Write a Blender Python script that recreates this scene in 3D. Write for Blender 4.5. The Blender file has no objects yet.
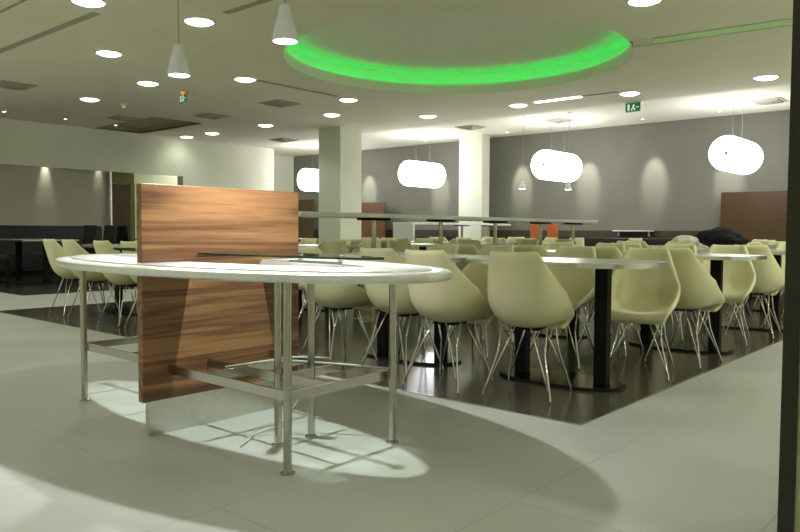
import bpy, bmesh, math, random
from mathutils import Vector, Matrix
random.seed(7)
PI = math.pi
scn = bpy.context.scene
COL = scn.collection

# ------------------------------------------------------------------ materials
def new_mat(name):
    m = bpy.data.materials.new(name); m.use_nodes = True
    nt = m.node_tree
    return m, nt, nt.nodes['Principled BSDF']

def mat(name, col, rough=.5, metal=0., var=.06, scale=6., bump=0., spec=.5, coat=0.):
    """plain surface with a faint procedural variation"""
    m, nt, b = new_mat(name)
    b.inputs['Roughness'].default_value = rough
    b.inputs['Metallic'].default_value = metal
    b.inputs['Specular IOR Level'].default_value = spec
    b.inputs['Coat Weight'].default_value = coat
    tc = nt.nodes.new('ShaderNodeTexCoord')
    n = nt.nodes.new('ShaderNodeTexNoise'); n.inputs['Scale'].default_value = scale; n.inputs['Detail'].default_value = 4
    nt.links.new(tc.outputs['Object'], n.inputs['Vector'])
    r = nt.nodes.new('ShaderNodeValToRGB')
    r.color_ramp.elements[0].position = .3; r.color_ramp.elements[1].position = .7
    r.color_ramp.elements[0].color = [c*(1-var) for c in col]+[1]
    r.color_ramp.elements[1].color = [min(1, c*(1+var)) for c in col]+[1]
    nt.links.new(n.outputs['Fac'], r.inputs['Fac']); nt.links.new(r.outputs['Color'], b.inputs['Base Color'])
    if bump:
        bp = nt.nodes.new('ShaderNodeBump'); bp.inputs['Strength'].default_value = bump; bp.inputs['Distance'].default_value = .01
        nt.links.new(n.outputs['Fac'], bp.inputs['Height']); nt.links.new(bp.outputs['Normal'], b.inputs['Normal'])
    return m

def emis(name, col, strength):
    m, nt, b = new_mat(name)
    b.inputs['Base Color'].default_value = (*col, 1)
    b.inputs['Emission Color'].default_value = (*col, 1)
    b.inputs['Emission Strength'].default_value = strength
    return m

def wood(name, cols, scale=(.9, 9, 9), rough=.35, dist=3.):
    m, nt, b = new_mat(name)
    b.inputs['Roughness'].default_value = rough
    tc = nt.nodes.new('ShaderNodeTexCoord'); mp = nt.nodes.new('ShaderNodeMapping'); mp.inputs['Scale'].default_value = scale
    nt.links.new(tc.outputs['Object'], mp.inputs['Vector'])
    n = nt.nodes.new('ShaderNodeTexNoise'); n.inputs['Scale'].default_value = 1.3; n.inputs['Detail'].default_value = 5
    n.inputs['Distortion'].default_value = dist*.3
    nt.links.new(mp.outputs['Vector'], n.inputs['Vector'])
    n2 = nt.nodes.new('ShaderNodeTexNoise'); n2.inputs['Scale'].default_value = 12; n2.inputs['Detail'].default_value = 6
    nt.links.new(mp.outputs['Vector'], n2.inputs['Vector'])
    mx = nt.nodes.new('ShaderNodeMix'); mx.inputs[0].default_value = .13
    nt.links.new(n.outputs['Fac'], mx.inputs[2]); nt.links.new(n2.outputs['Fac'], mx.inputs[3])
    r = nt.nodes.new('ShaderNodeValToRGB'); e = r.color_ramp.elements
    e[0].position = .3; e[1].position = .7
    e[0].color = (*cols[0], 1); e[1].color = (*cols[-1], 1)
    for i, c in enumerate(cols[1:-1]):
        k = e.new(.3+.4*(i+1)/(len(cols)-1)); k.color = (*c, 1)
    nt.links.new(mx.outputs[0], r.inputs['Fac']); nt.links.new(r.outputs['Color'], b.inputs['Base Color'])
    return m

def tiles(name, c1, c2, joint, w, h, off, rough, rvar=.1, shift=(0, 0, 0), spec=.5, mort=.004, nscale=2.2):
    m, nt, b = new_mat(name)
    b.inputs['Specular IOR Level'].default_value = spec
    tc = nt.nodes.new('ShaderNodeTexCoord'); mp = nt.nodes.new('ShaderNodeMapping'); mp.inputs['Location'].default_value = shift
    nt.links.new(tc.outputs['Object'], mp.inputs['Vector'])
    br = nt.nodes.new('ShaderNodeTexBrick'); br.offset = off; br.inputs['Scale'].default_value = 1
    br.inputs['Brick Width'].default_value = w; br.inputs['Row Height'].default_value = h
    br.inputs['Mortar Size'].default_value = mort; br.inputs['Mortar Smooth'].default_value = .3
    br.inputs['Color1'].default_value = (*c1, 1); br.inputs['Color2'].default_value = (*c2, 1); br.inputs['Mortar'].default_value = (*joint, 1)
    nt.links.new(mp.outputs['Vector'], br.inputs['Vector'])
    n = nt.nodes.new('ShaderNodeTexNoise'); n.inputs['Scale'].default_value = nscale; n.inputs['Detail'].default_value = 6
    nt.links.new(tc.outputs['Object'], n.inputs['Vector'])
    mr = nt.nodes.new('ShaderNodeMapRange'); mr.inputs['To Min'].default_value = .85; mr.inputs['To Max'].default_value = 1.12
    nt.links.new(n.outputs['Fac'], mr.inputs['Value'])
    mul = nt.nodes.new('ShaderNodeMix'); mul.data_type = 'RGBA'; mul.blend_type = 'MULTIPLY'; mul.inputs[0].default_value = 1
    nt.links.new(br.outputs['Color'], mul.inputs[6]); nt.links.new(mr.outputs['Result'], mul.inputs[7])
    nt.links.new(mul.outputs[2], b.inputs['Base Color'])
    m2 = nt.nodes.new('ShaderNodeMapRange'); m2.inputs['To Min'].default_value = rough-rvar; m2.inputs['To Max'].default_value = rough+rvar
    nt.links.new(n.outputs['Fac'], m2.inputs['Value']); nt.links.new(m2.outputs['Result'], b.inputs['Roughness'])
    return m

def glass(name, tint):
    m, nt, b = new_mat(name)
    out = nt.nodes['Material Output']
    tr = nt.nodes.new('ShaderNodeBsdfTransparent'); tr.inputs['Color'].default_value = (*tint, 1)
    gl = nt.nodes.new('ShaderNodeBsdfGlossy'); gl.inputs['Roughness'].default_value = .02
    fr = nt.nodes.new('ShaderNodeFresnel'); fr.inputs['IOR'].default_value = 1.5
    mx = nt.nodes.new('ShaderNodeMixShader')
    nt.links.new(fr.outputs[0], mx.inputs[0]); nt.links.new(tr.outputs[0], mx.inputs[1]); nt.links.new(gl.outputs[0], mx.inputs[2])
    nt.links.new(mx.outputs[0], out.inputs['Surface'])
    return m

M = dict(
    floor=tiles('light floor tile', (.43, .445, .405), (.415, .43, .39), (.33, .34, .31), 1.4, .7, .5, .42, .08, (0, -.6, 0), mort=.0035),
    dark=tiles('dark polished floor tile', (.066, .060, .044), (.056, .051, .038), (.035, .034, .026), .6, .6, 0., .17, .07, (-3.15, -1.6, 0), mort=.003),
    ceil=mat('matt painted ceiling', (.86, .84, .69), .9, var=.03, scale=1.5),
    dome=mat('recess paint', (.86, .85, .74), .9, var=.02),
    wall=mat('cream painted wall', (.76, .78, .64), .85, var=.03, scale=2),
    grey=mat('warm grey wall', (.190, .190, .155), .75, var=.04, scale=2),
    panelgrey=mat('grey wall panel', (.50, .49, .41), .75, var=.05, scale=2),
    wains=mat('dark brown wainscot', (.055, .045, .025), .5, var=.15),
    olive=mat('olive painted pier', (.42, .42, .26), .8),
    edge=mat('dark steel edge', (.03, .028, .02), .45, .3),
    steel=mat('brushed stainless steel', (.50, .49, .43), .22, 1., var=.05, scale=30),
    satin=mat('satin stainless steel', (.86, .86, .83), .42, .85, var=.04, scale=25),
    chrome=mat('chrome', (.82, .82, .80), .08, 1., var=.02),
    white=mat('white solid surface', (.80, .80, .75), .25, var=.02),
    cream=mat('cream moulded shell', (.70, .675, .425), .42, var=.03, scale=3),
    black=mat('black powder coat', (.006, .006, .006), .6, var=.1, spec=.2),
    fabric=mat('black cloth', (.006, .006, .010), .9, var=.3, scale=20, bump=.4),
    leather=mat('black leatherette', (.012, .012, .012), .4, var=.2),
    paleleg=mat('pale cushion', (.45, .44, .36), .6),
    paper=mat('white plastic bag', (.75, .76, .72), .6, bump=.5, scale=18),
    walnut=wood('walnut veneer', [(.055, .024, .010), (.17, .076, .032), (.36, .185, .078), (.12, .052, .022), (.32, .160, .067), (.065, .029, .013)], (.22, 9, 5.5), .38, 2.5),
    brown=wood('brown oak veneer', [(.045, .025, .006), (.08, .043, .011), (.06, .032, .008)], (9, 1, 8), .5),
    redwood=wood('reddish veneer', [(.095, .036, .010), (.14, .056, .016), (.11, .042, .012)], (9, 1, 8), .5),
    orange=mat('orange upholstery', (.70, .20, .06), .7, var=.1),
    tabletop=mat('grey laminate', (.40, .41, .36), .22, var=.04, scale=12),
    alu=mat('aluminium edge', (.70, .71, .70), .25, .9),
    hitop=mat('pale grey laminate', (.84, .88, .80), .3),
    slot=mat('dark ceiling slot', (.42, .40, .32), .8),
    vent=mat('vent grille', (.42, .41, .32), .7),
    lampbody=mat('silver painted lamp', (.78, .80, .83), .4),
    cord=mat('white cable', (.42, .42, .36), .6),
    cable=mat('grey cable', (.55, .55, .50), .5),
    kick=mat('brushed kick steel', (.60, .60, .54), .30, 1., var=.04, scale=40),
    notch=mat('notch colour with shade', (.40, .39, .26), .9),  # shade inside the ceiling recess put into a darker olive colour
    darksteel=mat('dark polished steel', (.10, .10, .09), .14, 1.),
    glass=glass('clear glass', (.93, .98, .95)),
    gedge=mat('green glass edge', (.06, .20, .12), .1),
    down=emis('downlight diffuser', (1, 1, .90), 9.),
    spot=emis('small spot lens', (.90, .92, 1.), 10.),
    drum=emis('drum lamp diffuser', (.97, .96, 1.), 9.5),
    bulb=emis('pendant lens', (.92, .90, 1.), 14.),
    green=emis('green LED line', (.0, 1., .13), 5.),
    green2=emis('green LED line dim', (.10, 1., .16), 1.3),
    lin=emis('linear lamp', (1, 1, .95), 5.),
    signg=emis('green exit sign face', (.01, .16, .05), .35),
    signw=emis('white exit symbol', (.75, .85, .75), .6),
    red=emis('orange glow', (.8, .25, .06), .9),
    hub=mat('grey hub', (.25, .25, .32), .5),
    door=mat('dark brown door', (.07, .040, .015), .5, var=.2),
    lintel=mat('olive lintel', (.16, .16, .05), .8),
)

# ------------------------------------------------------------------ mesh helpers
class MB:
    def __init__(s): s.bm = bmesh.new()
    def box(s, x0, x1, y0, y1, z0, z1, bev=0.):
        r = bmesh.ops.create_cube(s.bm, size=1.)
        for v in r['verts']:
            v.co = ((x0+x1)/2+v.co.x*(x1-x0), (y0+y1)/2+v.co.y*(y1-y0), (z0+z1)/2+v.co.z*(z1-z0))
        if bev:
            es = list({e for v in r['verts'] for e in v.link_edges})
            bmesh.ops.bevel(s.bm, geom=es, offset=bev, segments=2, affect='EDGES', profile=.5)
        return s
    def tube(s, pts, r, n=8, cap=True):
        pts = [Vector(p) for p in pts]; rings = []
        up = None
        for i, p in enumerate(pts):
            a = pts[max(i-1, 0)]; b = pts[min(i+1, len(pts)-1)]
            t = (b-a).normalized()
            if up is None:
                up = t.orthogonal().normalized()
            else:
                up = (up-t*up.dot(t)).normalized()
            w = t.cross(up); rr = r[i] if isinstance(r, (list, tuple)) else r
            rings.append([s.bm.verts.new(p+(up*math.cos(2*PI*k/n)+w*math.sin(2*PI*k/n))*rr) for k in range(n)])
        for A, B in zip(rings, rings[1:]):
            for k in range(n): s.bm.faces.new((A[k], A[(k+1) % n], B[(k+1) % n], B[k]))
        if cap:
            s.bm.faces.new(rings[0][::-1]); s.bm.faces.new(rings[-1])
        return s
    def lathe(s, prof, n=32, c=(0, 0), close=False):
        """prof: list of (radius, z)"""
        rings = []
        for r, z in prof:
            if r < 1e-6: rings.append([s.bm.verts.new((c[0], c[1], z))])
            else: rings.append([s.bm.verts.new((c[0]+r*math.cos(2*PI*k/n), c[1]+r*math.sin(2*PI*k/n), z)) for k in range(n)])
        prs = list(zip(rings, rings[1:]))
        if close: prs.append((rings[-1], rings[0]))
        for A, B in prs:
            for k in range(n):
                a, b = A[k % len(A)], A[(k+1) % n % len(A)]; c_, d = B[(k+1) % n % len(B)], B[k % len(B)]
                vs = []
                for v in (a, b, c_, d):
                    if v not in vs: vs.append(v)
                if len(vs) > 2: s.bm.faces.new(vs)
        return s
    def prism(s, poly, z0, z1, bev=0.):
        b = [s.bm.verts.new((x, y, z0)) for x, y in poly]; t = [s.bm.verts.new((x, y, z1)) for x, y in poly]
        n = len(poly)
        s.bm.faces.new(b[::-1]); s.bm.faces.new(t)
        for i in range(n): s.bm.faces.new((b[i], b[(i+1) % n], t[(i+1) % n], t[i]))
        return s
    def rings(s, loops):
        """loft closed loops of equal count into a closed band (last joins first)"""
        R = [[s.bm.verts.new(p) for p in L] for L in loops]; n = len(R[0])
        for A, B in zip(R, R[1:]+R[:1]):
            for k in range(n): s.bm.faces.new((A[k], A[(k+1) % n], B[(k+1) % n], B[k]))
        return s
    def move(s, M4):
        bmesh.ops.transform(s.bm, matrix=M4, verts=s.bm.verts); return s
    def build(s, name, m, parent=None, smooth=None, loc=None):
        bmesh.ops.recalc_face_normals(s.bm, faces=s.bm.faces)
        me = bpy.data.meshes.new(name); s.bm.to_mesh(me); s.bm.free()
        me.materials.append(m)
        o = bpy.data.objects.new(name, me); COL.objects.link(o)
        if parent: o.parent = parent
        if loc: o.location = loc
        if smooth is not None:
            for p in me.polygons: p.use_smooth = True
            if smooth < 179:
                me.set_sharp_from_angle(angle=math.radians(smooth))
        return o

def tag(o, label=None, cat=None, group=None, kind=None):
    if label: o['label'] = label
    if cat: o['category'] = cat
    if group: o['group'] = group
    if kind: o['kind'] = kind
    return o
def struct(o): o['kind'] = 'structure'; return o
def thing(name, label, cat, loc=(0, 0, 0), rz=0., group=None):
    o = bpy.data.objects.new(name, None); COL.objects.link(o); o.empty_display_size = .1
    o.location = loc; o.rotation_euler = (0, 0, rz)
    return tag(o, label, cat, group)
def dup(o, parent=None, keep=True):
    c = o.copy(); COL.objects.link(c); c.parent = parent
    for ch in list(o.children): dup(ch, c)
    return c
def place(proto, used, loc, rz, label, group=None):
    o = proto if not used else dup(proto)
    o.location = loc; o.rotation_euler = (0, 0, rz)
    for k in ('group',):
        if k in o: del o[k]
    tag(o, label, group=group)
    return o
def ell(cx, cy, a, b, n=64, p=2.):
    out = []
    for k in range(n):
        t = 2*PI*k/n; c, s = math.cos(t), math.sin(t)
        out.append((cx+a*math.copysign(abs(c)**(2/p), c), cy+b*math.copysign(abs(s)**(2/p), s)))
    return out

def light(kind, name, loc, power, col, size=.1, ang=150., blend=.8, aim=None):
    l = bpy.data.lights.new(name, kind); l.energy = power; l.color = col
    l.shadow_soft_size = size
    if kind == 'SPOT': l.spot_size = math.radians(ang); l.spot_blend = blend
    o = bpy.data.objects.new(name, l); COL.objects.link(o); o.location = loc
    d = Vector(aim)-Vector(loc) if aim else Vector((0, 0, -1))
    o.rotation_euler = d.to_track_quat('-Z', 'Y').to_euler()
    return o

# ------------------------------------------------------------------ camera
cam = bpy.data.cameras.new('camera'); co = bpy.data.objects.new('camera', cam); COL.objects.link(co)
cam.sensor_width = 36.; cam.lens = 730*36/800; cam.clip_start = .05
pit, yaw, roll = math.radians(2.75), math.radians(40.95), math.radians(.3)
fw = Vector((math.cos(yaw)*math.cos(pit), math.sin(yaw)*math.cos(pit), -math.sin(pit)))
r0 = Vector((math.sin(yaw), -math.cos(yaw), 0)); u0 = r0.cross(fw)
rt = math.cos(roll)*r0+math.sin(roll)*u0; up = -math.sin(roll)*r0+math.cos(roll)*u0
co.matrix_world = Matrix(((rt.x, up.x, -fw.x, 0), (rt.y, up.y, -fw.y, 0), (rt.z, up.z, -fw.z, .915), (0, 0, 0, 1)))
scn.camera = co

# ------------------------------------------------------------------ room shell
X0, X1, Y0, Y1, H = -3., 14.4, -3., 14.8, 3.0
struct(MB().box(X0, X1+.3, Y0, 17., -.1, 0).build('floor', M['floor']))
struct(MB().box(3.15, 13.3, 1.6, 8.67, 0, .004).build('floor_dark_inlay', M['dark']))
struct(MB().box(4.15, 12.0, 10.45, 14.75, 0, .004).build('floor_dark_seating_strip', M['dark']))
e = MB()
e.box(3.135, 3.15, 1.585, 8.67, 0, .005); e.box(3.15, 13.3, 1.585, 1.6, 0, .005)
struct(e.build('trim_1', M['steel']))

# ceiling with a round opening, a green slot and a rectangular notch
CX, CY, CR = 7.3, 5.46, 2.085
def ceil_mesh():
    cu = bpy.data.curves.new('ceiling', 'CURVE'); cu.dimensions = '2D'; cu.fill_mode = 'BOTH'
    def spl(pts):
        s = cu.splines.new('POLY'); s.points.add(len(pts)-1)
        for p, q in zip(s.points, pts): p.co = (q[0], q[1], 0, 1)
        s.use_cyclic_u = True
    spl([(X0, Y0), (11.4, Y0), (11.4, 17), (X0, 17)])
    sx0, sx1, sy = 7.78, 8.02, .2
    a0 = math.atan2(-math.sqrt(CR**2-(sx1-CX)**2), sx1-CX); a1 = math.atan2(-math.sqrt(CR**2-(sx0-CX)**2), sx0-CX)+2*PI
    n = 120
    pts = [(CX+CR*math.cos(a0+(a1-a0-0)*k/n), CY+CR*math.sin(a0+(a1-a0)*k/n)) for k in range(n+1)]
    pts += [(sx0+.32, sy), (sx1+.32, sy)]
    spl(pts)
    spl([(7.3, 12.4), (8.35, 12.4), (8.35, 14.7), (7.3, 14.7)])
    cu.extrude = .01
    o = bpy.data.objects.new('tmp', cu); COL.objects.link(o)
    dg = bpy.context.evaluated_depsgraph_get()
    me = bpy.data.meshes.new_from_object(o.evaluated_get(dg))
    bpy.data.objects.remove(o); bpy.data.curves.remove(cu)
    me.materials.clear(); me.materials.append(M['ceil'])
    c = bpy.data.objects.new('ceiling', me); COL.objects.link(c); c.location = (0, 0, H+.01)
    return c
struct(ceil_mesh())
# opening: thin upstand lip, ledge, outer wall and raised top
struct(MB().lathe([(CR, H), (CR, H+.135), (CR+.02, H+.135), (CR+.02, H+.02), (CR+.24, H+.02), (CR+.24, H+.34), (0, H+.34)], 96, (CX, CY)).build('ceiling_round_recess', M['dome'], smooth=40))
e = MB(); e.prism([(8.08, .18), (8.36, .18), (8.04, 3.52), (7.76, 3.44)], H+.14, H+.16); e.prism([(8.34, .2), (8.36, .2), (8.04, 3.5), (8.02, 3.5)], H, H+.15); e.prism([(8.08, .2), (8.10, .2), (7.78, 3.42), (7.76, 3.42)], H, H+.15); e.box(8.08, 8.36, .18, .2, H, H+.16)
struct(e.build('ceiling_slot_recess', M['dome']))
e = MB(); e.box(7.28, 8.37, 12.38, 14.72, H+.10, H+.12); e.box(8.35, 8.37, 12.38, 14.72, H, H+.10); e.box(7.28, 7.3, 12.38, 14.72, H, H+.10)
e.box(7.28, 8.37, 12.38, 12.4, H, H+.10); e.box(7.28, 8.37, 14.7, 14.72, H, H+.10)
struct(e.build('ceiling_notch_recess', M['notch']))
struct(MB().box(11.4, 14.7, Y0, 17, H+.10, H+.2).build('ceiling_rear', M['ceil']))
# LED lines
loops = []
for k in range(8):
    t = 2*PI*k/8; r = CR+.11+.02*math.cos(t); z = H+.065+.02*math.sin(t)
    loops.append([(CX+r*math.cos(2*PI*j/96), CY+r*math.sin(2*PI*j/96), z) for j in range(96)])
tag(MB().rings(loops).build('cove_light', M['green'], smooth=180), 'glowing green light ring hidden in the round ceiling recess', 'cove light')
tag(MB().prism([(8.112, .3), (8.122, .3), (7.822, 3.3), (7.812, 3.3)], H+.022, H+.034).build('slot_light', M['green2']), 'dim green light line in the straight ceiling slot', 'cove light')

# walls
def wbox(name, m, *b): return struct(MB().box(*b).build(name, m))
wbox('wall_back', M['grey'], 14.4, 14.6, Y0, 17, .945, H+.12)
wbox('wall_back_wainscot', M['wains'], 14.38, 14.6, Y0, 17, 0, .945)
wbox('wall_front', M['wall'], X0-.2, X0, Y0, 17, 0, H)
wbox('wall_right', M['wall'], X0, 14.6, Y0-.2, Y0, 0, H+.12)
w = MB(); w.box(X0, 12.1, 14.8, 14.85, 2.14, H); w.box(9.45, 12.1, 14.8, 15.0, 0, 2.14)
struct(w.build('wall_left', M['wall']))
wbox('wall_left_panel', M['panelgrey'], X0, 7.72, 14.93, 15.05, 0, 3.)
wbox('trim_2', M['satin'], 7.70, 7.735, 14.82, 15.05, 0, 2.2)
wbox('trim_3', M['wall'], 9.43, 9.46, 14.78, 15.02, 0, 2.15)
w = MB(); w.box(12.08, 12.2, 15.0, 16.7, 0, H); w.box(12.1, 14.4, 16.7, 16.85, 0, H+.12)
struct(w.build('wall_niche', M['wall']))
wbox('wall_corridor', M['wall'], 7.0, 12.1, 16.4, 16.5, 0, H)
wbox('wall_corridor_side', M['wall'], 7.0, 7.1, 15.05, 16.4, 0, H)
e = MB(); e.box(8.1, 9.1, 16.36, 16.4, 2.0, 2.6)
struct(e.build('trim_4', M['lintel']))
d = struct(MB().box(8.45, 8.98, 16.35, 16.39, 0.01, 1.98).build('door_1', M['door']))
MB().box(8.98, 9.10, 16.34, 16.39, 0, 2.02).build('door_frame', M['lintel'], d)
wbox('column_1', M['wall'], 10.33, 10.94, 10.56, 11.2, 0, H)
wbox('column_2', M['wall'], 13.72, 14.02, 9.47, 10.11, 0, H+.11)
wbox('wall_pier', M['olive'], 2.203, 2.7, -.4, .474, 0, H)
wbox('trim_5', M['edge'], 2.194, 2.26, .470, .511, 0, H)

# ceiling slots, linear lamp
for i, b in enumerate([(3.43, 3.51, 6.9, 11.), (4.24, 4.31, 4.6, 5.95), (2.84, 2.87, 6.9, 9.), (10.36, 10.44, 4.75, 5.3)]):
    struct(MB().box(*b, H-.006, H+.005).build('trim_%d' % (6+i), M['slot']))
struct(MB().box(6.45, 8.0, 8.2, 8.28, H-.006, H+.005).build('trim_10', M['slot']))
tag(MB().box(10.36, 10.44, 5.35, 6.15, H-.014, H).build('ceiling_linear_lamp', M['lin']), 'slim linear lamp let into the ceiling beyond the green ring', 'ceiling light')

# ------------------------------------------------------------------ ceiling fittings
def downlight():
    t = thing('downlight', '-', 'ceiling light')
    MB().lathe([(.14, -.004), (.14, -.012), (.165, -.010), (.17, 0), (.14, 0)], 32, close=True).build('trim_ring', M['white'], t, smooth=40)
    MB().lathe([(.138, -.002), (.138, -.012), (.09, -.03), (0, -.036)], 32).build('diffuser', M['down'], t, smooth=180)
    return t
DL = [(4.27, 6.38, 'above the wooden divider'), (4.34, 8.34, 'third from the dark slot row'), (5.57, 9.6, 'between the wide vent and the green exit sign'),
      (6.29, 8.31, 'beside the grey slot near the green ring'), (5.65, 11.5, 'nearest the orange ceiling dome'), (9.3, 13.45, 'beside the square notch, towards the column'),
      (9.3, 14.42, 'close to the cream wall by the notch'), (9.27, 11.59, 'just before the square column'), (8.31, 8.32, 'at the end of the grey slot beside the green ring'),
      (9.19, 9.62, 'right in front of the square column'), (10.41, 8.38, 'between the two columns, beyond the green ring'), (10.45, 6.5, 'at the start of the slim linear lamp'),
      (10.61, 4.66, 'above the far green exit sign'), (10.68, 2.78, 'near the pier, beyond the green strip'), (3.25, 6.61, 'cut by the top of the photo, over the slot'),
      (6.47, 2.72, 'cut by the top of the photo, past the green ring')]
ADDED_DL = [(.4, 4.4), (2.2, -.7), (4.4, .4), (.4, 1.6), (.4, 7.), (1.6, 9.5), (-1.4, -.6), (9., .6), (-1.4, 3.), (-1.4, 6.), (-1.4, 9.), (.4, 11.8), (2.6, 12.6), (-1.4, 13.),
       (2.2, -2.2), (5.4, -1.6), (8., -1.6), (11., -.8), (13., .8), (6.6, .2), (13., -2.)]  # unseen downlights, added so the floor bounce brightens the ceiling
dl = downlight(); used = False
WARM = (.99, 1., .85)
DLP = 50.
for x, y, s in DL:
    o = place(dl, used, (x, y, H), 0, 'round white ceiling downlight '+s, 'round downlights'); used = True
for x, y in ADDED_DL:
    o = place(dl, used, (x, y, H), 0, 'round white ceiling downlight added outside the view to brighten the ceiling', 'added downlights out of view')
for x, y in [d[:2] for d in DL]+ADDED_DL:
    p = DLP*(.3 if y > 14 else 1.) if (x, y) not in ADDED_DL else (45. if math.hypot(x-1.5, y-1.5) < 3.4 else 190.)
    light('SPOT', 'downlight_lamp', (x, y, H-.03), p, WARM, .10, 150, .7)

cl = place(dl, True, (10.6, 15.75, H), 0, 'round white ceiling downlight added inside the corridor to brighten its wall', 'added corridor downlights')
light('SPOT', 'downlight_lamp', (10.6, 15.75, H-.03), 130., WARM, .10, 160, .6)  # unseen lamp added to brighten the pale corridor wall
def small_spot():
    t = thing('ceiling_spotlight', '-', 'ceiling light')
    MB().lathe([(.028, -.004), (.028, -.014), (.045, -.012), (.047, 0), (.028, 0)], 20, close=True).build('trim_ring', M['white'], t, smooth=40)
    MB().lathe([(.027, -.003), (.027, -.012), (0, -.016)], 20).build('lens', M['spot'], t, smooth=180)
    return t
ss = small_spot(); used = False
SP = [(5.25, 13.86, H, 'first of three over the dark seating strip'), (6.34, 13.88, H, 'second of three over the dark seating strip'), (7.35, 13.9, H, 'last of three, at the notch corner')]
for y, s in [(4.35, 'over the large brown panel'), (5.77, 'past the far exit sign'), (7.2, 'behind the middle drum lamp'), (8.83, 'just past the bright column'), (11.17, 'behind the drum lamp between the columns'), (13.6, 'beside the square column')]:
    SP.append((13.75, y, H+.10, s))
for x, y, z, s in SP:
    place(ss, used, (x, y, z), 0, 'tiny white ceiling spotlight '+s, 'small spotlights'); used = True
for x, y, z, s in SP:
    if x > 13: light('SPOT', 'spotlight_lamp', (x+.02, y, z-.05), 150., (1., .99, .85), .03, 30, .8, (14.4, y, 2.0))
for x in (3.5, 4.95, 6.4, 7.5):
    light('SPOT', 'recess_lamp', (x, 14.872, 2.42), 60. if x == 6.4 else 24., (1., .98, .8), .015, 34, 1., (x, 14.925, 1.5))
for x in (11.45, 11.5):
    pass
for x, y, s in [(11.5, 4.42, 'beside the far green exit sign'), (11.5, 10.5, 'just past the square column'), (11.5, 8.85, 'between the two columns at the ceiling step')]:
    o = place(ss, True, (x, y, H+.10), 0, 'tiny white ceiling spotlight '+s, 'small spotlights')
    o.scale = (2., 2., 1.)

def vent():
    t = thing('ceiling_vent', '-', 'vent')
    MB().prism([(-.3, -.3), (.3, -.3), (.3, .3), (-.3, .3)], -.012, 0).build('frame', M['vent'], t)
    t.scale = (.8, .8, 1.)
    e = MB()
    for k, (a, z) in enumerate([(.24, .035), (.17, .045), (.10, .055)]):
        pts = [(-a, -a), (a, -a), (a, a), (-a, a)]; b = a-.03
        e.rings([[(x, y, -.012) for x, y in pts], [(x, y, -z) for x, y in [(-a*.9, -a*.9), (a*.9, -a*.9), (a*.9, a*.9), (-a*.9, a*.9)]], [(x, y, -z) for x, y in [(-b*.9, -b*.9), (b*.9, -b*.9), (b*.9, b*.9), (-b*.9, b*.9)]], [(x, y, -.012) for x, y in [(-b, -b), (b, -b), (b, b), (-b, b)]]])
    e.build('louvre', M['vent'], t)
    return t
v = vent(); used = False
for x, y, z, s in [(4.40, 11.25, H, 'nearest the grey wall panel'), (7.0, 12.9, H, 'beside the square ceiling notch'), (7.89, 11.4, H, 'between the hanging exit sign and the notch'), (7.83, 9.42, H, 'beside the grey slot'), (11.0, 13.1, H, 'above the cream wall corner')]:
    place(v, used, (x, y, z), 0, 'square dark ceiling air vent '+s, 'ceiling vents'); used = True
for x, y, s in [(12.6, 9.0, 'on the bright rear ceiling by the column'), (12.9, 7.1, 'on the bright rear ceiling above the middle drum lamp'), (13.2, 3.4, 'on the bright rear ceiling near the pier')]:
    place(v, True, (x, y, H+.10), 0, 'square ceiling air vent '+s, 'ceiling vents')

def exit_sign(loc, rz, label, lamp=False):
    t = thing('exit_sign', label, 'exit sign', loc, rz)
    # local: width along x, faces -y, hangs from z=0
    MB().box(-.13, .13, -.015, .015, -.17, -.01, .004).build('housing', M['alu'], t)
    e = MB(); e.tube([(-.09, 0, -.01), (-.09, 0, 0)], .004, 6); e.tube([(.09, 0, -.01), (.09, 0, 0)], .004, 6); e.build('hanger', M['alu'], t)
    f = MB().box(-.12, .12, -.018, -.0145, -.162, -.03).build('face', M['signg'], t)
    s = MB()
    s.box(-.085, -.055, -.021, -.0175, -.145, -.05)                      # doorway
    s.box(.0, .03, -.021, -.0175, -.085, -.058)                          # runner head
    s.box(-.005, .02, -.021, -.0175, -.12, -.088)                        # runner body
    s.box(-.025, -.008, -.021, -.0175, -.145, -.115); s.box(.022, .04, -.021, -.0175, -.145, -.115)
    s.box(.055, .10, -.021, -.0175, -.104, -.092)                        # arrow
    s.build('symbol', M['signw'], f)
    if lamp: MB().lathe([(.04, -.005), (.035, -.04), (0, -.05)], 16).build('lamp', M['red'], t, smooth=180).location = (.02, -.02, 0)  # glowing orange dome stands in for a reflection on the sign
exit_sign((11.3, 4.9, H), -PI/2+.0, 'green exit sign with white running figure at the rear ceiling step')
exit_sign((6.28, 9.8, H), -PI/2-.15, 'small dark green exit sign hanging from the ceiling between downlights', True)
t = thing('ceiling_fitting', 'small clear ceiling sensor with a glowing orange dome', 'fitting', (6.23, 11.5, H))
MB().lathe([(.06, 0), (.058, -.02), (.03, -.04), (0, -.042)], 24).build('housing', M['white'], t, smooth=50)
MB().lathe([(.03, -.041), (.025, -.06), (0, -.068)], 20).build('lens', M['red'], t, smooth=180)  # housing and orange dome stand for an unidentified orange spot

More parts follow.
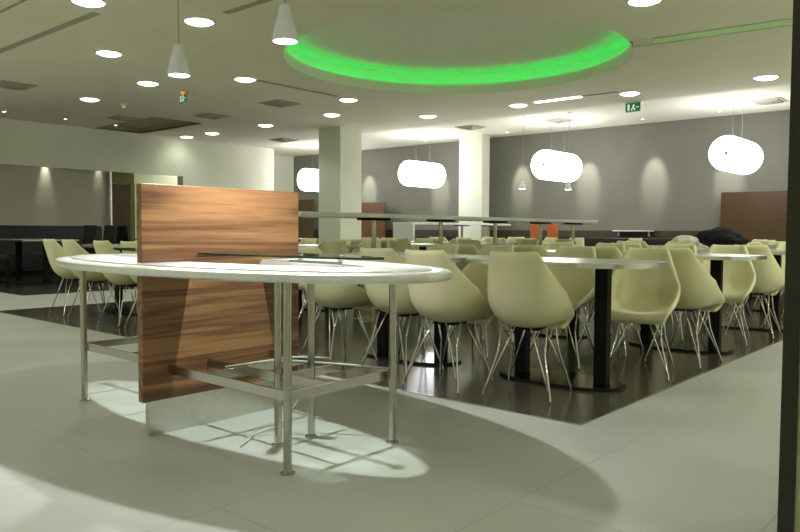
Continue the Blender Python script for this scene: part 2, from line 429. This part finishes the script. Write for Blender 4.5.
# cone pendants
def pendant(loc, label, group=None, h=.155, r=.058, H=H):
    x, y, z = loc
    t = thing('cone_pendant', label, 'pendant lamp', loc, 0, group)
    MB().tube([(0, 0, h), (0, 0, H-z)], .004, 8).build('cord', M['cord'], t)
    MB().lathe([(0, h), (.020, h), (.026, h-.012), (.033, h*.62), (.037, h*.60), (.040, h*.55), (r, .008), (r, 0), (r-.006, 0), (r-.006, .01), (.03, h*.6), (0, h*.6)], 32).build('shade', M['lampbody'], t, smooth=35)
    MB().lathe([(r-.007, .006), (r-.012, -.001), (0, -.005)], 32).build('lens', M['bulb'], t, smooth=180)
    MB().lathe([(0, .012), (.04, .012), (.045, .004), (.045, 0), (0, 0)], 24).build('ceiling_rose', M['white'], t, smooth=40).location = (0, 0, H-z-.012)
PL = [(2.10, 2.49, 1.735), (2.10, 3.32, 1.70)]
pendant(PL[0], 'silver cone pendant lamp hanging beside the green ring', 'cone pendants')
pendant(PL[1], 'silver cone pendant lamp on a long visible cord over the oval counter', 'cone pendants')
for p in PL:
    light('SPOT', 'pendant_lamp_light', (p[0], p[1], p[2]-.015), 135., (.97, .98, 1.), .022, 120, 1.)
pendant((11.66, 7.15, 1.70), 'small cone pendant lamp on a long cord beside the bright column', 'small cone pendants', .15, .068, H+.1)
pendant((12.2, 6.50, 1.69), 'small cone pendant lamp just under the middle drum lamp', 'small cone pendants', .15, .068, H+.1)

# drum lamps
def drum():
    t = thing('drum_pendant', '-', 'pendant lamp')
    R, L = .285, 1.05
    prof = [(0, 0), (R*.93, 0), (R*.985, .012), (R, .04), (R, L-.04), (R*.985, L-.012), (R*.93, L), (0, L)]
    b = MB().lathe(prof, 48); b.move(Matrix.Rotation(PI/2, 4, 'Y')); b.build('diffuser', M['drum'], t, smooth=60)
    h = MB().lathe([(0, -.012), (.022, -.012), (.03, 0), (0, .001)], 16); h.move(Matrix.Rotation(PI/2, 4, 'Y')); h.build('hub', M['hub'], t, smooth=60)
    for x in (.30, .80): MB().tube([(x, 0, R-.005), (x, 0, .90)], .0022, 6).build('wire', M['cord'], t)
    return t
dr = drum(); used = False
for y, s in [(3.80, 'nearest the pier'), (7.14, 'in the middle, over the cone pendant'), (10.56, 'between the two columns'), (13.98, 'half hidden by the square column')]:
    place(dr, used, (12.4, y, 2.20), 0, 'large glowing white drum lamp '+s, 'drum lamps'); used = True

# ------------------------------------------------------------------ oval counter
ct = thing('oval_counter', 'long oval steel counter with a hollow middle and an upright walnut divider', 'counter', (2.10, 2.94, 0))
A, B = 1.30, .57     # half length along Y, half width along X
def oloop(da, z, n=96, db=None):
    db = da if db is None else db
    return [((B+db)*math.sin(2*PI*k/n), (A+da)*math.cos(2*PI*k/n), z) for k in range(n)]
MB().rings([oloop(-.045, .762), oloop(-.012, .762), oloop(-.002, .757), oloop(0, .745), oloop(-.004, .733), oloop(-.016, .726), oloop(-.045, .724)]).build('rim', M['satin'], ct, smooth=50)
MB().rings([oloop(-.045, .7615), oloop(-.40, .7615, db=-.37), oloop(-.40, .728, db=-.37), oloop(-.045, .728)]).build('countertop', M['white'], ct, smooth=40)
MB().rings([oloop(-.085, .7616), oloop(-.087, .768), oloop(-.092, .770), oloop(-.39, .770, db=-.36), oloop(-.39, .726, db=-.36), oloop(-.35, .726, db=-.33), oloop(-.35, .7616, db=-.33)]).build('inner_tier', M['satin'], ct, smooth=40)
def leg(x, y):
    l = MB().tube([(x, y, .008), (x, y, .725)], .0165, 16).build('leg', M['steel'], ct, smooth=50)
    MB().lathe([(0, 0), (.028, 0), (.028, .007), (.018, .012), (0, .012)], 20).build('foot', M['steel'], l, smooth=40).location = (x, y, 0)
for x, y in [(-.33, -.85), (.24, -.87), (-.12, -.54), (.06, -.55), (-.28, .87), (.20, .87)]: leg(x, y)
# lower frame of flat steel
def rail(x0, x1, y0, y1, z=.29): MB().box(x0, x1, y0, y1, z-.02, z+.02, .002).build('rail', M['steel'], ct)
rail(-.325, -.315, -.83, -.025); rail(.245, .255, -.85, -.025); rail(-.31, .24, -.845, -.835)
rail(-.115, -.105, -.83, -.025); rail(-.31, .24, -.30, -.29); rail(-.10, .24, -.56, -.55)
rail(-.275, -.265, .025, .89); rail(.205, .215, .025, .89); rail(-.26, .2, .885, .895); rail(-.26, .2, .40, .41)
pn = MB().box(-.445, .45, -.02, .02, .155, 1.115, .002).build('divider_panel', M['walnut'], ct)
MB().box(-.415, .40, -.014, .014, 0, .156).build('kick_plate', M['kick'], pn)
for sgn, nm in ((-1, 0), (1, 1)):
    pts = [(.0+.17*math.sin(PI*k/40-PI/2), sgn*(.025+1.0*math.cos(PI*k/40-PI/2))) for k in range(41)]
    if sgn < 0: pts = pts[::-1]
    g = MB().prism(pts, .802, .810).build('glass_shelf', M['glass'], ct)
    ed = MB(); n = len(pts)
    for i in range(n):
        p, q = Vector((*pts[i], 0)), Vector((*pts[(i+1) % n], 0))
        if (p-q).length < 1e-4: continue
        d = (q-p).normalized(); nrm = Vector((d.y, -d.x, 0))
        vs = [ed.bm.verts.new(c) for c in (p+nrm*.0012+Vector((0, 0, .8022)), q+nrm*.0012+Vector((0, 0, .8022)), q+nrm*.0012+Vector((0, 0, .8098)), p+nrm*.0012+Vector((0, 0, .8098)))]
        ed.bm.faces.new(vs)
    eo = ed.build('glass_edge', M['gedge'], g)
    for y in (-.55, -.80) if sgn < 0 else (.55, .80):
        MB().lathe([(0, .79), (.012, .79), (.014, .80), (.014, .812), (0, .814)], 16).build('clamp', M['chrome'], g, smooth=40).location = (0, y, 0)
    MB().box(-.008, .008, min(sgn*.48, sgn*.80), max(sgn*.48, sgn*.80), .776, .790, .003).build('support_bar', M['white'], ct)
e = MB(); e.tube([(-.2, -.28, .315), (-.02, -.36, .33), (.12, -.33, .325), (.27, -.45, .315)], .004, 6)
e.build('cable', M['cable'], ct, smooth=180)
MB().tube([(-.05, -.29, .315), (.04, -.42, .33), (.17, -.62, .32), (.26, -.84, .316)], .004, 6).build('cable', M['cable'], ct, smooth=180)
MB().tube([(.05, -.55, .315), (.07, -.50, .2), (.0, -.42, .05), (-.1, -.35, .006), (-.25, -.45, .006)], .004, 6).build('cable', M['cable'], ct, smooth=180)

# ------------------------------------------------------------------ cream tub chair
def bake(o):
    dg = bpy.context.evaluated_depsgraph_get()
    me = bpy.data.meshes.new_from_object(o.evaluated_get(dg))
    o.modifiers.clear(); o.data = me
    for p in me.polygons: p.use_smooth = True
def make_chair():
    t = thing('tub_chair', '-', 'chair')
    prof = [(.185, .352, .140, .00), (.232, .372, .160, .004), (.250, .408, .174, .012), (.218, .438, .188, .03), (.11, .426, .204, .085), (-.01, .412, .212, .15),
            (-.115, .422, .212, .20), (-.185, .482, .206, .20), (-.222, .575, .190, .16), (-.250, .682, .156, .095), (-.272, .772, .126, .045), (-.283, .822, .112, .028)]
    N = 11; bm = bmesh.new(); rows = []
    for i, (y, z, w, dep) in enumerate(prof):
        z -= .012; a = prof[max(i-1, 0)]; b = prof[min(i+1, len(prof)-1)]
        ty, tz = b[0]-a[0], b[1]-a[1]; l = math.hypot(ty, tz); ny, nz = tz/l, -ty/l   # inward normal
        if i < 3: ny, nz = 0, 1
        row = []
        for k in range(N):
            s = -1+2*k/(N-1)
            x = w*math.sin(s*1.35)/math.sin(1.35)
            f = dep*abs(s)**2.4
            row.append(bm.verts.new((x, y+ny*f, z+nz*f)))
        rows.append(row)
    for Aa, Bb in zip(rows, rows[1:]):
        for k in range(N-1): bm.faces.new((Aa[k], Aa[k+1], Bb[k+1], Bb[k]))
    bmesh.ops.recalc_face_normals(bm, faces=bm.faces)
    me = bpy.data.meshes.new('shell'); bm.to_mesh(me); bm.free(); me.materials.append(M['cream'])
    o = bpy.data.objects.new('shell', me); COL.objects.link(o); o.parent = t
    # make the normals point into the seat, then thicken outwards
    c = me.polygons[len(me.polygons)//2]
    sm = o.modifiers.new('s', 'SOLIDIFY'); sm.thickness = .034; sm.offset = -1 if c.normal.z+c.normal.y > 0 else 1
    sb = o.modifiers.new('b', 'SUBSURF'); sb.levels = sb.render_levels = 1
    bake(o)
    for sx in (-1, 1):
        for sy in (-1, 1):
            f = (sx*.19, sy*.195-.01, .0)
            e = MB()
            e.tube([(f[0], f[1], 0), (f[0], f[1], .012), (sx*.187, sy*.19-.01, .03), (sx*.135, sy*.125-.01, .24), (sx*.13, sy*.075-.01, .39)], .0055, 8)
            e.tube([(sx*.188, sy*.192-.01, .025), (sx*.10, sy*.135-.01, .25), (sx*.045, sy*.10-.01, .388)], .0048, 8)
            e.build('leg', M['chrome'], t, smooth=180)
    e = MB(); e.box(-.08, .08, -.08, .06, .366, .38, .004); e.build('seat_plate', M['black'], t)
    return t
ch0 = make_chair(); chair_used = False
def chair(x, y, head, label, group):
    global chair_used
    o = place(ch0, chair_used, (x, y, .004), math.radians(head)-PI/2, label, group)
    chair_used = True
    return o

# ------------------------------------------------------------------ dining table
def make_table():
    t = thing('dining_table', '-', 'table')
    L, Wd = .59, .375
    def lens(a, b, n=64, p=3.6): return ell(0, 0, b, a, n, p)
    MB().prism(lens(L-.004, Wd-.004), .716, .7405).build('tabletop', M['tabletop'], t, smooth=40)
    o = [(x, y, .714) for x, y in lens(L, Wd)]; i = [(x, y, .714) for x, y in lens(L-.006, Wd-.006)]
    MB().rings([o, [(x, y, .740) for x, y in lens(L, Wd)], [(x, y, .741) for x, y in lens(L-.006, Wd-.006)], i]).build('edge_band', M['alu'], t, smooth=40)
    for y in (-.27, .27):
        MB().box(-.03, .03, y-.04, y+.04, .018, .716, .004).build('post', M['black'], t)
    b = MB().prism(ell(0, 0, .20, .40, 48, 2.6), 0, .014).build('base_plate', M['black'], t, smooth=40)
    MB().prism(ell(0, 0, .192, .392, 48, 2.6), .014, .018).build('base_cover', M['darksteel'], b, smooth=40)
    return t
tb0 = make_table(); table_used = False
def table(x, y, label, group):
    global table_used
    o = place(tb0, table_used, (x, y, .004), 0, label, group); table_used = True; return o

ORD = ['front', 'second', 'third', 'fourth', 'fifth']
ROWX = [4.0, 5.8, 7.5, 9.25, 11.0]
TY = [2.165, 3.36, 6.45, 7.66]
for r, X in enumerate(ROWX):
    for k, y in enumerate(TY):
        X = ROWX[r]+(.14 if r == 0 and k > 1 else 0)
        y += (0, 0, -.12, -.12)[k] if r == 0 else -.07
        if r < 2: table(X, y, 'grey topped cafe table of the %s row, %s' % (ORD[r], ['at the corner of the dark floor', 'second from the dark floor corner', 'just past the long high table', 'at the far tip of the dark floor'][k]), 'grey cafe tables')
        else: table(X, y, 'grey topped cafe table standing behind the first two rows', 'cafe tables further back')
# front row, near side: seen one by one
front = [(3.57, 2.13, 12, 'seen nearly square from behind beside the floor corner'), (3.45, 2.60, 4, 'between the counter tip and the square-on chair'),
         (3.57, 3.07, 2, 'half hidden behind its neighbour and the counter tip'), (3.55, 3.64, -10, 'turned side-on behind the glass shelf'),
         (3.60, 6.10, 3, 'partly hidden by the divider'), (3.60, 6.60, 0, 'third from its far end'),
         (3.62, 7.30, -3, 'second from its far end'), (3.64, 7.78, -4, 'last at the dark floor tip')]
for x, y, h, s in front: chair(x, y, h, 'cream tub chair in the front row '+s, 'front row chairs')
ffar = [(4.52, 1.88, 180+16, 'facing us behind the corner table post'), (4.54, 2.45, 180+8, 'facing us, half behind the square-on chair'), (4.5, 3.12, 182, 'facing us between two chair backs'),
        (4.5, 3.66, 176, 'facing us behind the counter tip'), (4.62, 6.08, 180, 'facing us past the high table'), (4.62, 6.63, 185, 'facing us, second past the high table'), (4.62, 7.28, 178, 'facing us near the dark floor tip'), (4.62, 7.83, 184, 'facing us, last at the floor tip')]
for x, y, h, s in ffar: chair(x, y, h, 'cream tub chair across the front table '+s, 'chairs across the front tables')
rnd = random.Random(3)
sec = [(5.16, 1.83, -2, 'with its back to us by the dark floor edge'), (5.25, 2.42, 5, 'behind a facing chair'), (5.25, 3.05, 10, 'mostly hidden by front chairs'), (5.25, 3.6, -8, 'behind the counter tip'),
       (5.32, 6.15, 5, 'past the high table'), (5.32, 6.7, -5, 'second past the high table'), (5.32, 7.3, 5, 'near the dark floor tip'), (5.32, 7.9, -5, 'last at the dark floor tip')]
for x, y, h, s in sec: chair(x, y, h, 'second row cream tub chair '+s, 'second row chairs')
chair(6.31, 1.92, 192, 'cream tub chair facing us behind the second table post from the floor corner', 'second row facing chairs by the post')
chair(6.95, 1.86, 6, 'cream tub chair with its back to us close to the pier', 'third row chairs')
chair(4.78, 5.13, 205, 'cream tub chair turned towards us under the high table, by the walnut divider', 'chairs under the high table')
chair(6.08, 5.13, 250, 'cream tub chair under the high table between its first two posts', 'chairs under the high table')
chair(7.16, 5.13, 215, 'cream tub chair under the high table between its second and third posts', 'chairs under the high table')
chair(8.30, 5.13, 180, 'cream tub chair under the high table between its third and fourth posts', 'chairs under the high table')
chair(9.33, 5.13, 185, 'cream tub chair under the far end of the high table', 'chairs under the high table')
for r, X in enumerate(ROWX):
    for k, y in enumerate((1.85, 2.40, 3.02, 3.56, 6.12, 6.66, 7.33, 7.87)):
        for side in (-1, 1):
            if r == 0 or (r == 1 and side < 0): continue
            if r == 1 and k == 0 and side > 0: continue
            if r == 2 and k == 0 and side < 0: continue
            j = rnd.uniform(-.03, .03); hd = rnd.uniform(-16, 16)
            chair(X+side*rnd.uniform(.50, .54), y+j, (0 if side < 0 else 180)+hd,
                  'cream tub chair in the crowd of tables further back' if r > 1 else 'cream tub chair facing us across the second row of tables', 'crowd of chairs further back' if r > 1 else 'second row facing chairs')
# two loose chairs right at the back, backs turned
for x, y, h in [(12.3, 4.6, 120), (12.5, 5.5, 60), (12.2, 3.4, 150), (12.4, 7.9, 100)]:
    chair(x, y, h, 'cream tub chair loose before the back wall bench', 'loose chairs at the back')

# ------------------------------------------------------------------ long high table
def high_table(label, x0, x1, y, d, posts, z=1.04, slab=False):
    t = thing('high_table', label, 'high table', ((x0+x1)/2, y, .004))
    cx = (x0+x1)/2
    MB().box(x0-cx, x1-cx, -d/2, d/2, z, z+.04, .003).build('tabletop', M['hitop'], t)
    for p in posts:
        l = MB().tube([(p-cx, 0, .012), (p-cx, 0, z-.02)], .025, 16).build('post', M['steel'], t, smooth=50)
        MB().prism([(p-cx-.2, -.05), (p-cx+.2, -.05), (p-cx+.2, .05), (p-cx-.2, .05)], z-.022, z).build('bracket', M['black'], l)
        MB().lathe([(0, 0), (.2, 0), (.2, .008), (.05, .014), (0, .014)], 32, (p-cx, 0)).build('base', M['steel'], l, smooth=30)
    if slab: MB().box(x0-cx+.01, x0-cx+.06, -d/2, d/2, 0, z).build('end_panel', M['white'], t)
high_table('long pale grey high table on steel posts crossing behind the counter', 4.3, 10.1, 5.13, .5, [5.5, 6.62, 7.74, 8.86, 9.8])
high_table('second pale high table further back with a white end panel', 10.5, 13.9, 9.05, .5, [12.4, 13.4], 1.04, True)

# ------------------------------------------------------------------ things on and behind the tables
def blob(name, pts, m, label, cat, loc, sub=2):
    bm = bmesh.new()
    bmesh.ops.create_icosphere(bm, subdivisions=4, radius=1)
    rr = random.Random(len(name))
    for v in bm.verts:
        x, y, z = v.co
        f = pts(x, y, z); v.co = f
    me = bpy.data.meshes.new(name); bm.to_mesh(me); bm.free(); me.materials.append(m)
    for p in me.polygons: p.use_smooth = True
    o = bpy.data.objects.new(name, me); COL.objects.link(o); o.location = loc
    return tag(o, label, cat)
def bagf(x, y, z):
    h = .21*(1-.35*max(0, -y)**1.5)
    n = .012*math.sin(9*x+4*y)+.01*math.sin(13*y+5*z)
    return (x*(.15+n), y*(.235+n), max(-.0, .5*h*2*(z*.5+.5)**.8+n*(z+1)*.4))
blob('cloth_bag', bagf, M['fabric'], 'black slumped cloth bag lying on a cafe table by the brown panel', 'bag', (7.5, 2.31, .7452)).rotation_euler[2] = .0
blob('plastic_bag', lambda x, y, z: (x*(.14+.02*math.sin(7*y)), y*(.16+.02*math.sin(8*x+z)), max(0, .06*(z+1)+.02*math.sin(9*x+5*y)*(z+1)*.5)), M['paper'], 'crumpled white plastic bag on a table beyond the black bag', 'bag', (9.25, 3.30, .7452))

# tray of the table by the brown panel
tr = thing('serving_tray', 'pale serving tray left on a table below the brown panel', 'tray', (9.2, 2.2, .7452))
e = MB(); e.box(-.16, .16, -.22, .22, 0, .01); e.box(-.16, -.145, -.22, .22, .01, .03); e.box(.145, .16, -.22, .22, .01, .03); e.box(-.145, .145, -.22, -.205, .01, .03); e.box(-.145, .145, .205, .22, .01, .03)
e.build('tray_base', M['paleleg'], tr)

# brown wood dividers at the back
def divider(label, x, y0, y1, z, m):
    t = thing('wood_divider', label, 'divider', (x, (y0+y1)/2, 0))
    h = (y1-y0)/2
    MB().box(-.02, .02, -h, h, .12, z, .003).build('panel', m, t)
    MB().box(-.015, .015, -h+.02, h-.02, 0, .121).build('kick_plate', M['satin'], t)
divider('large dark brown wood divider standing at the back wall by the pier', 14.2, 2.6, 4.42, 1.66, M['brown'])
divider('reddish brown wood divider beside the square column', 14.1, 12.75, 13.65, 1.66, M['redwood'])
divider('dark brown wood divider between the walnut panel and the column', 14.1, 15.5, 16.15, 1.80, M['brown'])
sh = thing('wall_shelf', 'thin white shelf at the top of the back wainscot', 'shelf', (14.28, 6.25, .93))
MB().box(-.08, .095, -.5, .3, 0, .025, .003).build('board', M['white'], sh)
MB().box(.06, .095, -.42, -.39, -.1, 0).build('bracket', M['white'], sh); MB().box(.06, .095, .22, .25, -.1, 0).build('bracket', M['white'], sh)

# orange bar chairs
def stool():
    t = thing('bar_chair', '-', 'bar chair')
    MB().box(-.13, .13, -.10, .10, .66, .71, .012).build('seat', M['orange'], t)
    MB().box(-.145, -.115, -.10, .10, .72, 1.06, .012).build('backrest', M['orange'], t)
    for sx in (-1, 1):
        for sy in (-1, 1): MB().tube([(sx*.15, sy*.14, 0), (sx*.10, sy*.08, .67)], .011, 8).build('leg', M['chrome'], t)
    MB().tube([(-.125, -.06, .70), (-.13, -.06, .8)], .01, 6).tube([(-.125, .06, .70), (-.13, .06, .8)], .01, 6).build('back_support', M['chrome'], t)
    return t
s0 = stool()
place(s0, False, (12.0, 7.04, 0.004), .45, 'orange bar chair at the back, the one nearer the bright column', 'orange bar chairs')
place(s0, True, (12.2, 6.80, 0.004), .45, 'orange bar chair at the back, the one nearer the pier', 'orange bar chairs')

# black boxes of dark seating along the back wall
def banquette(label, loc, rz, L, z=.98):
    t = thing('bench_seat', label, 'bench', loc, rz)
    # local: length along x, back at y=0, seat towards -y
    MB().box(-L/2, L/2, -.50, -.10, .10, .45, .02).build('seat', M['leather'], t)
    MB().box(-L/2, L/2, -.12, -.01, .10, z, .02).build('backrest', M['leather'], t)
    MB().box(-L/2+.03, L/2-.03, -.46, -.02, 0, .10).build('plinth', M['black'], t)
banquette('long black bench seat running under the grey wall panel', (2.4, 14.92, .004), 0, 10.2)
banquette('black bench seat along the back wainscot beyond the tables', (14.37, 7.0, 0), -PI/2, 5., .80)
banquette('black bench seat along the back wainscot between the columns', (14.37, 11.5, 0), -PI/2, 2.2, .80)

# dark dining chairs and tables on the left strip
def dark_chair():
    t = thing('dining_chair', '-', 'chair')
    MB().box(-.21, .21, -.21, .21, .43, .49, .015).build('seat', M['leather'], t)
    b = MB().box(-.21, .21, -.025, .025, 0, .50, .015); b.move(Matrix.Translation((0, -.215, .49)) @ Matrix.Rotation(.12, 4, 'X')); b.build('backrest', M['leather'], t)
    for sx in (-1, 1):
        for sy in (-1, 1): MB().box(sx*.185-.02, sx*.185+.02, sy*.185-.02, sy*.185+.02, 0, .43).build('leg', M['black'], t)
    return t
dc = dark_chair(); used = False
for x, y, h, s in [(4.42, 12.35, 5, 'at the near end of the front dark table'), (4.42, 13.1, 0, 'at the far side of the front dark table'), (6.15, 12.35, 180, 'back to back with the dark table row'),
                   (6.15, 13.1, 180, 'beside the second dark table'), (7.0, 11.8, 0, 'behind the cream side-on chairs'), (7.0, 12.55, 0, 'deep in the dark row before the bench'), (8.6, 11.9, 180, 'near the square notch and the corridor opening'), (9.2, 12.0, 0, 'before the corridor opening'), (9.2, 12.7, 0, 'beside the corridor opening wall')]:
    place(dc, used, (x, y, .004), math.radians(h)-PI/2, 'black padded dining chair '+s, 'black dining chairs'); used = True
def dark_table(loc, label):
    t = thing('square_table', label, 'table', loc)
    MB().box(-.45, .45, -.75, .75, .715, .74, .003).build('tabletop', M['alu'], t)
    for y in (-.55, .55): MB().box(-.04, .04, y-.04, y+.04, .012, .716).build('post', M['black'], t)
    MB().box(-.28, .28, -.65, .65, 0, .012).build('base_plate', M['black'], t)
dark_table((5.25, 12.8, .004), 'thin topped dark table beside the light aisle')
dark_table((7.75, 12.4, .004), 'thin topped dark table behind the cream side-on chairs')
dark_table((10.1, 12.6, .004), 'thin topped dark table before the cream wall')

# ------------------------------------------------------------------ world and view
w = bpy.data.worlds.new('world'); scn.world = w; w.use_nodes = True
bg = w.node_tree.nodes['Background']; bg.inputs['Color'].default_value = (.9, 1, .8, 1); bg.inputs['Strength'].default_value = .05
scn.view_settings.view_transform = 'Standard'; scn.view_settings.look = 'None'
scn.view_settings.exposure = .06; scn.view_settings.gamma = 1.
scn.view_settings.use_curve_mapping = False
scn.cycles.use_denoising = True
scn.cycles.max_bounces = 10; scn.cycles.diffuse_bounces = 7; scn.cycles.glossy_bounces = 4; scn.cycles.transparent_max_bounces = 12
scn.cycles.sample_clamp_indirect = 6.
scn.cycles.caustics_reflective = False; scn.cycles.caustics_refractive = False
